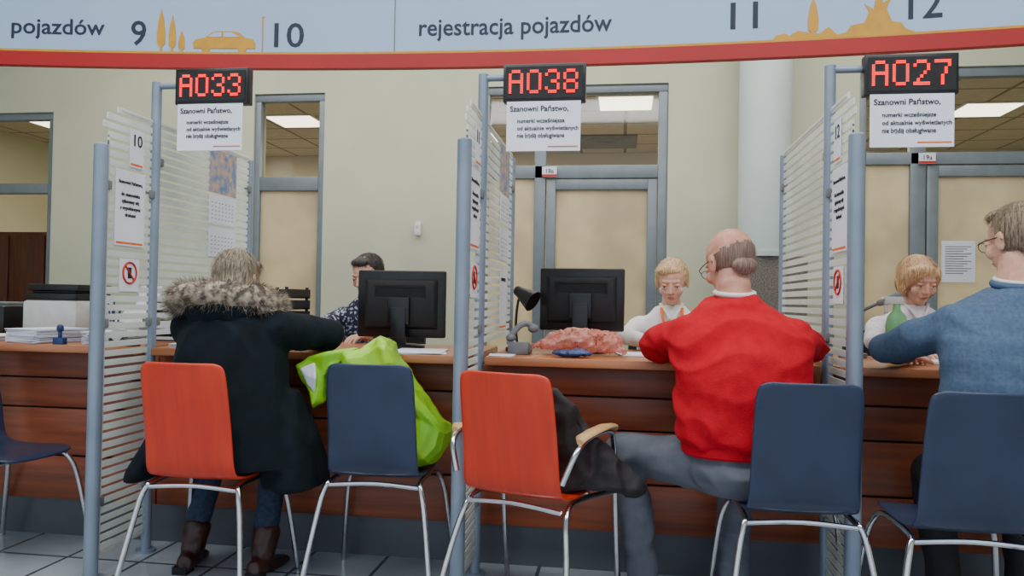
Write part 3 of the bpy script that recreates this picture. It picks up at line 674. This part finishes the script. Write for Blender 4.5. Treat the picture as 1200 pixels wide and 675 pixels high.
# --- clerks
def clerk(x,y,hz,top,hair,style,yawd,pitchd,skin='skin',lany=False,glasses=False,reach=.32,fem=True):
    P=root('office_clerk',(x,y,0),world=True)
    zs=hz-.19; yy=y
    mb=MB(); mb.loft([ring(c,rx,ry) for c,rx,ry in (((x,yy+.14,.50),.19,.15),((x,yy+.13,.60),.18,.14),((x,yy+.10,.75),.155,.12),((x,yy+.06,.92),.172,.125),((x,yy+.04,zs-.05),.178,.105),((x,yy+.03,zs),.15,.085),((x,yy+.025,zs+.04),.10,.068),((x,yy+.02,zs+.07),.06,.058))])
    for s in (-1,1):
        mb.ell((x+s*.15,yy+.04,zs-.04),(.058,.06,.055))
        mb.chain([((x+s*.16,yy+.04,zs-.045),.055),((x+s*.225,yy-.12,.955),.045),((x+s*.12,yy-reach,.93),.034)])
    fin('blouse',mb,M[top],P,voxel=.008,sm=6,wr=.007,wf=(6,6,9))
    mb=MB(); mb.chain([((x,yy+.03,zs+.02),.050),((x,yy+.01,hz-.08),.046)]); fin('neck',mb,M[skin],P,voxel=.006,sm=2)
    head(P,(x,yy-.03,hz),math.pi+math.radians(yawd),math.radians(pitchd),M[skin],M[hair],style,s=.97,glasses=glasses,fem=fem)
    mb=MB(); mb.ell((x,yy+.14,.50),(.19,.17,.09)) 
    for s in (-1,1): mb.chain([((x+s*.09,yy+.12,.50),.085),((x+s*.1,yy-.05,.50),.07),((x+s*.1,yy-.02,.1),.05)])
    fin('trousers',mb,M['trou2'],P,voxel=.01,sm=4)
    mb=MB() 
    for s in (-1,1): shoe(mb,(x+s*.1,yy-.02,0),math.pi,.24)
    fin('shoes',mb,M['blackm'],P,voxel=.007,sm=2)
    for s in (-1,1): hand(P,(x+s*.115,yy-reach-.02,.925),(-s*.45,-.8,-.05),(0,0,1),s,M[skin],.4)
    mb=MB(); mb.tube([(x-.055,yy+.0,zs+.075),(x-.035,yy-.05,zs+.045),(x-.01,yy-.075,zs+.0)],.008,6); mb.tube([(x+.055,yy+.0,zs+.075),(x+.035,yy-.05,zs+.045),(x+.01,yy-.075,zs+.0)],.008,6); fin('blouse_collar',mb,M[top],P)
    if lany:
        mb=MB()
        for s in (-1,1): mb.tube([(x+s*.052,yy-.045,zs+.055),(x+s*.045,yy-.088,zs+.0),(x+s*.025,yy-.108,zs-.06),(x,yy-.118,zs-.15)],.007,8)
        mb.b2(x-.03,x+.03,yy-.122,yy-.116,zs-.23,zs-.15); fin('lanyard',mb,M['orange'],P)
    c=root('office_chair',(x,y+.16,0)); mb=MB(); mb.b2(-.24,.24,-.22,.24,.36,.42); fin('seat',mb,M['blackm'],c,bevel=.02)
    mb=MB(); mb.loft([[V((a*w,.27+.03*(1-abs(a)),z)) for a in (-1,-.5,0,.5,1)]+[V((a*w,.31+.03*(1-abs(a)),z)) for a in (1,.5,0,-.5,-1)] for z,w in ((.52,.16),(.6,.21),(.9,.21),(.99,.17))]); fin('backrest',mb,M['blackm'],c,bevel=.01)
    mb=MB(); mb.cyl((0,0,.08),(0,0,.36),.03); mb.tube([(0,.05,.36),(0,.27,.38),(0,.32,.6)],.02)
    for i in range(5):
        a=2*math.pi*i/5; mb.cap((0,0,.09),(.28*math.cos(a),.28*math.sin(a),.06),.022,.016); mb.ell((.28*math.cos(a),.28*math.sin(a),.028),(.028,.028,.028))
    fin('base',mb,M['black'],c)
clerk(.245,3.98,1.228,'white','h_bl','up',-8,20,lany=True)
clerk(-1.40,4.12,1.245,'lace','h_dk','short',-20,22)
clerk(1.40,3.95,1.25,'blouse3','h_sb','bob',10,22)

# ------------------------------------------------------------ things on the counter
def monitor(x,y,w,h,zb,rot):
    r=root('computer_monitor',(x,y,CZ),rot); z0=zb-CZ
    mb=MB(); mb.b2(-w/2,w/2,.0,.03,z0,z0+h); fin('bezel',mb,M['black'],r,bevel=.008)
    mb=MB(); mb.b2(-w/2+.02,w/2-.02,.0305,.032,z0+.02,z0+h-.02); fin('screen',mb,M['bluep'],r,smooth=False)
    mb=MB(); rings=[[V((sx*a,yy,z0+h/2+sz*b)) for a,b in ((-w*.42,-h*.38),(w*.42,-h*.38),(w*.42,h*.38),(-w*.42,h*.38))] for yy,sx,sz in ((.0,1,1),(-.02,.9,.9),(-.035,.6,.6))]
    mb.loft(rings); fin('back_cover',mb,M['blackm'],r,bevel=.006)
    mb=MB(); mb.b2(-.05,.05,-.06,-.03,z0+h*.2,z0+h*.6); mb.b2(-.035,.035,-.065,-.035,.01,z0+h*.45); fin('stand',mb,M['black'],r,bevel=.004)
    mb=MB(); mb.loft([ring((0,-.03,z),.12*q,.09*q) for z,q in ((0,1),(.012,1),(.018,.7))]); fin('foot',mb,M['black'],r)
    mb=MB()
    for i in range(7): mb.b2(-.12,.12,-.0375,-.034,z0+h*.62+i*.008,z0+h*.62+i*.008+.003)
    fin('vents',mb,M['blackm'],r)
monitor(-1.03,3.50,.42,.315,.935,math.radians(3)); monitor(-.185,3.50,.385,.285,.985,math.radians(-3))
def crump(name,par,mb,m,vox,sm,amp,f): return fin(name,mb,m,par,voxel=vox,sm=sm,wr=amp,wf=(f,f,f))
r=root('plastic_bag',(-.2,3.25,CZ),world=True)
mb=MB(); mb.ell((-.16,3.27,CZ+.062),(.12,.08,.050)); mb.ell((-.07,3.26,CZ+.060),(.075,.07,.048)); mb.ell((-.24,3.27,CZ+.062),(.085,.065,.045)); mb.ell((-.31,3.25,CZ+.048),(.055,.045,.022)); mb.cap((-.33,3.24,CZ+.05),(-.375,3.21,CZ+.04),.018,.008); mb.cap((-.04,3.24,CZ+.045),(.01,3.21,CZ+.025),.028,.010); mb.ell((-.19,3.27,CZ+.095),(.07,.04,.026)); mb.ell((-.11,3.27,CZ+.09),(.04,.03,.025)); mb.cap((-.24,3.25,CZ+.09),(-.30,3.23,CZ+.085),.018,.012)
ob=crump('film',r,mb,M['bagp'],.0045,0,.012,24)
for v in ob.data.vertices:
    a=noise.cell(v.co*38); v.co+=v.normal*(a-.5)*.006
r=root('folded_blue_pouch',(-.2,3.13,CZ)); mb=MB(); mb.ell((0,0,.018),(.085,.045,.015)); mb.ell((.03,.01,.024),(.04,.03,.014)); fin('pouch',mb,M['bluep'],r,voxel=.004,sm=2,wr=.004,wf=(30,30,30))
r=root('desk_lamp',(-.465,3.43,CZ)); mb=MB(); mb.cyl((0,0,0),(0,0,.018),.055); mb.tube([(0,0,.015),(-.01,0,.12),(.0,0,.23),(.02,-.01,.25)],.006); fin('stem',mb,M['black'],r)
mb=MB(); mb.cyl((.0,.0,.27),(.07,-.03,.225),.022,20,.05); mb.ell((.0,0,.27),(.024,.024,.024)); fin('shade',mb,M['black'],r)
r=root('desk_telephone',(-.44,3.31,CZ)); mb=MB(); mb.prism([(-.09,0),(.05,0),(.05,.03),(-.09,.055)],(-.04,.0,0),(0,1,0),(0,0,1),.09); fin('base',mb,M['grey'],r,bevel=.006)
mb=MB(); mb.tube([(-.03,-.06,.075),(.0,-.05,.115),(.03,-.03,.13),(.06,-.02,.115)],.013); mb.ell((-.03,-.06,.07),(.022,.022,.018)); mb.ell((.06,-.02,.11),(.024,.022,.020)); fin('handset',mb,M['grey'],r)
def papers(x,y,rot,n=6,w=.21,h=.297,z=CZ,thick=.0012):
    r=root('paper_stack',(x,y,z),rot); mb=MB()
    for i in range(n):
        R=Matrix.Rotation(random.uniform(-.12,.12),3,'Z'); mb.box((random.uniform(-.008,.008),random.uniform(-.008,.008),thick*(i+.5)),(w,h,thick*.8),R)
    fin('sheets',mb,M['paper'],r,smooth=False)
papers(-.86,3.22,.2,5); papers(.08,3.40,.1,5,.2,.22); papers(.47,3.47,-.1,3,.2,.18); papers(1.30,3.42,.1,8,.16,.2); papers(-1.48,3.45,.1,3,.2,.18); papers(-.49,3.14,.1,3,.10,.13)
papers(-2.3,3.25,.3,14,.21,.24,CZ,.004); papers(-2.62,3.20,-.2,16,.2,.26,CZ,.004); papers(-2.95,3.24,.1,8,.2,.27,CZ,.003); papers(-1.87,3.20,.1,8,.16,.22,CZ,.002)
def pencup(x,y,c):
    r=root('pen_cup',(x,y,CZ)); mb=MB(); mb.cyl((0,0,0),(0,0,.09),.035,20,.038); fin('cup',mb,c,r)
    mb=MB()
    for i in range(5): a=i*1.3; mb.cyl((.012*math.cos(a),.012*math.sin(a),.05),(.03*math.cos(a),.03*math.sin(a),.15+.01*i),.004,8)
    fin('pens',mb,M['bluep'],r)
pencup(-2.47,3.46,M['lgrey']); pencup(1.66,3.50,M['black']); pencup(-1.88,3.5,M['black'])
r=root('spray_bottle',(1.145,3.44,CZ)); mb=MB(); mb.loft([ring((0,0,z),q,q*.8) for z,q in ((0,.034),(.01,.042),(.15,.044),(.19,.036),(.215,.016),(.24,.014))]); fin('bottle',mb,M['bottle'],r)
mb=MB(); mb.b2(-.05,.025,-.012,.012,.24,.272); mb.b2(-.05,-.035,-.006,.006,.20,.25); mb.cyl((-.05,0,.262),(-.065,0,.262),.007); fin('trigger',mb,M['lgrey'],r,bevel=.004)
r=root('gooseneck_lamp',(1.02,3.62,CZ)); mb=MB(); mb.cyl((0,0,0),(0,0,.02),.06); mb.tube([(0,0,.02),(-.02,0,.12),(.0,0,.18),(.07,-.03,.23),(.12,-.04,.25)],.007); mb.cap((.10,-.04,.245),(.17,-.05,.275),.014,.02); fin('lamp_body',mb,M['grey'],r)
r=root('desk_printer',(-2.84,3.60,CZ)); mb=MB(); mb.b2(-.15,.15,-.13,.16,0,.19); fin('body',mb,M['lgrey'],r,bevel=.02)
mb=MB(); mb.b2(-.13,.13,-.138,-.128,.02,.05); mb.b2(-.14,.14,-.12,.15,.19,.225); mb.b2(-.13,.15,-.12,.14,.238,.27); mb.b2(-.12,.12,-.10,.12,.225,.238); fin('feeder',mb,M['black'],r,bevel=.008)
r=root('document_scanner',(-2.46,3.64,CZ)); mb=MB(); mb.prism([(-.12,0),(.1,0),(.1,.15),(.02,.16),(-.12,.07)],(-.08,0,0),(0,1,0),(0,0,1),.16); fin('body',mb,M['lgrey'],r,bevel=.008)
mb=MB(); mb.prism([(.05,.15),(.06,.15),(.11,.27),(.10,.27)],(-.06,0,0),(0,1,0),(0,0,1),.12); fin('feed_sheet',mb,M['paper'],r,smooth=False)
r=root('laser_printer',(-3.28,3.60,CZ)); mb=MB(); mb.b2(-.2,.2,-.14,.14,0,.16); fin('body',mb,M['black'],r,bevel=.02)
mb=MB(); mb.b2(-.14,.14,-.10,.10,.16,.175); fin('tray',mb,M['grey'],r,bevel=.004)
def trays(x,y,n,w=.26):
    r=root('letter_tray_stack',(x,y,CZ)); mb=MB()
    for i in range(n):
        z=i*.055; mb.b2(-w/2,w/2,-.14,.14,z,z+.006); mb.b2(-w/2,-w/2+.006,-.14,.14,z,z+.045); mb.b2(w/2-.006,w/2,-.14,.14,z,z+.045); mb.b2(-w/2,w/2,.134,.14,z,z+.045)
    for sx in (-1,1):
        for sy in (-.12,.12): mb.b2(sx*(w/2-.01)-.006,sx*(w/2-.01)+.006,sy-.006,sy+.006,0,n*.055)
    fin('trays',mb,M['black'],r,smooth=False)
    mb=MB()
    for i in range(n): mb.b2(-w/2+.015,w/2-.015,-.13,.11,i*.055+.006,i*.055+.02)
    fin('documents',mb,M['paper'],r,smooth=False)
trays(-1.68,3.62,5,.18); trays(-2.20,3.62,4,.2)
r=root('tape_dispenser',(-2.16,3.09,CZ)); mb=MB(); mb.prism([(-.06,0),(.07,0),(.065,.03),(.02,.03),(-.02,.055),(-.06,.04)],(0,.02,0),(1,0,0),(0,0,1),.04); fin('body',mb,M['black'],r,bevel=.004)
mb=MB(); mb.cyl((-.02,-.022,.05),(-.02,.018,.05),.028); fin('roll',mb,M['lgrey'],r)
r=root('rubber_stamp',(-2.46,3.08,CZ)); mb=MB(); mb.b2(-.025,.025,-.015,.015,0,.03); mb.cyl((0,0,.03),(0,0,.06),.008); mb.ell((0,0,.07),(.015,.015,.018)); fin('stamp',mb,M['bluep'],r,bevel=.003)

# ------------------------------------------------------------ bags on chairs
r=root('green_shopping_bag',(-.9,2.97,.46),world=True)
def sheetbag(name,poly,y0,y1,m,par,vox=.006,amp=.008,f=10,sm=1):
    mb=MB(); n=len(poly); cx=sum(p[0] for p in poly)/n; cz=sum(p[1] for p in poly)/n
    rs=[]
    for t,q in ((0,.86),(.18,.98),(.5,1.0),(.82,.98),(1,.86)):
        y=y0+(y1-y0)*t; rs.append([V((cx+(x-cx)*q,y+.012*math.sin(i*2.1),cz+(z-cz)*q)) for i,(x,z) in enumerate(poly)])
    mb.loft(rs); fin(name,mb,m,par,voxel=vox,sm=sm,wr=amp,wf=(f,f,f*.7))
sheetbag('bag_body',[(-1.06,.462),(-.80,.462),(-.72,.47),(-.665,.53),(-.652,.60),(-.73,.69),(-.80,.775),(-.86,.87),(-.905,.955),(-.945,.968),(-1.01,.925),(-1.08,.905),(-1.10,.80)],2.85,3.03,M['green'],r,amp=.014,f=9)
sheetbag('bag_handle_flap',[(-1.29,.845),(-1.24,.885),(-1.15,.905),(-1.03,.925),(-1.03,.89),(-1.13,.86),(-1.165,.80),(-1.17,.70),(-1.21,.675),(-1.225,.74),(-1.27,.78)],2.90,2.945,M['green'],r,amp=.006,vox=.005,f=16)
sheetbag('print_patch',[(-1.262,.835),(-1.205,.860),(-1.19,.80),(-1.20,.74),(-1.235,.77)],2.893,2.91,M['paper'],r,amp=.001,vox=.004)
r=root('black_handbag',(-1.12,3.05,.45),world=True); mb=MB(); mb.ell((-1.115,3.05,.56),(.045,.07,.11)); mb.tube([(-1.115,3.0,.65),(-1.12,3.0,.74),(-1.115,3.06,.73),(-1.115,3.08,.65)],.008); crump('bag',r,mb,M['jacket'],.006,2,.006,16)
r=root('folded_jacket',(-.2,2.8,.47),world=True)
mb=MB(); mb.loft([ring(c,rx,ry,-.33,p=2.0) for c,rx,ry in (((-.13,2.79,.458),.18,.13),((-.12,2.79,.48),.195,.14),((-.125,2.78,.52),.175,.13),((-.14,2.75,.57),.14,.10),((-.165,2.71,.63),.11,.07),((-.195,2.685,.70),.085,.045),((-.23,2.665,.77),.06,.03),((-.25,2.655,.81),.03,.018))])
mb.ell((.04,2.74,.475),(.05,.07,.035))
crump('jacket',r,mb,M['jacket'],.006,2,.022,8)

# ------------------------------------------------------------ lights & camera
def area(name,loc,rot,sx,sy,e,c):
    l=bpy.data.lights.new(name,'AREA'); l.shape='RECTANGLE'; l.size=sx; l.size_y=sy; l.energy=e; l.color=c; o=bpy.data.objects.new(name,l); o.location=loc; o.rotation_euler=rot; link(o)
area('hall_ceiling_light',(-.3,1.3,4.15),(0,0,0),6,1.4,215,(.98,.99,1))
area('office_ceiling_light',(-1.0,5.4,4.15),(0,0,0),8,.8,112,(1,.99,.93))
area('office_ceiling_light_2',(-1.0,4.3,4.15),(0,0,0),8,.4,72,(1,.99,.96))
for x in (-5,-1.5,2.2): area('back_room_light',(x,8.8,3.12),(0,0,0),1.5,1.5,60,(1,.91,.75))
w=bpy.data.worlds.new('World'); SC.world=w; w.use_nodes=True; bg=w.node_tree.nodes['Background']; bg.inputs[0].default_value=(.72,.84,1,1); bg.inputs[1].default_value=1.25
cam=bpy.data.objects.new("camera",bpy.data.cameras.new("camera")); link(cam)
Mx=Matrix.Rotation(math.radians(8.217),3,'Z')@Matrix.Rotation(math.radians(90.9),3,'X')@Matrix.Rotation(math.radians(1.0),3,'Z')
cam.matrix_world=Matrix.Translation(V((0,0,1.12)))@Mx.to_4x4(); cam.data.lens=27; SC.camera=cam
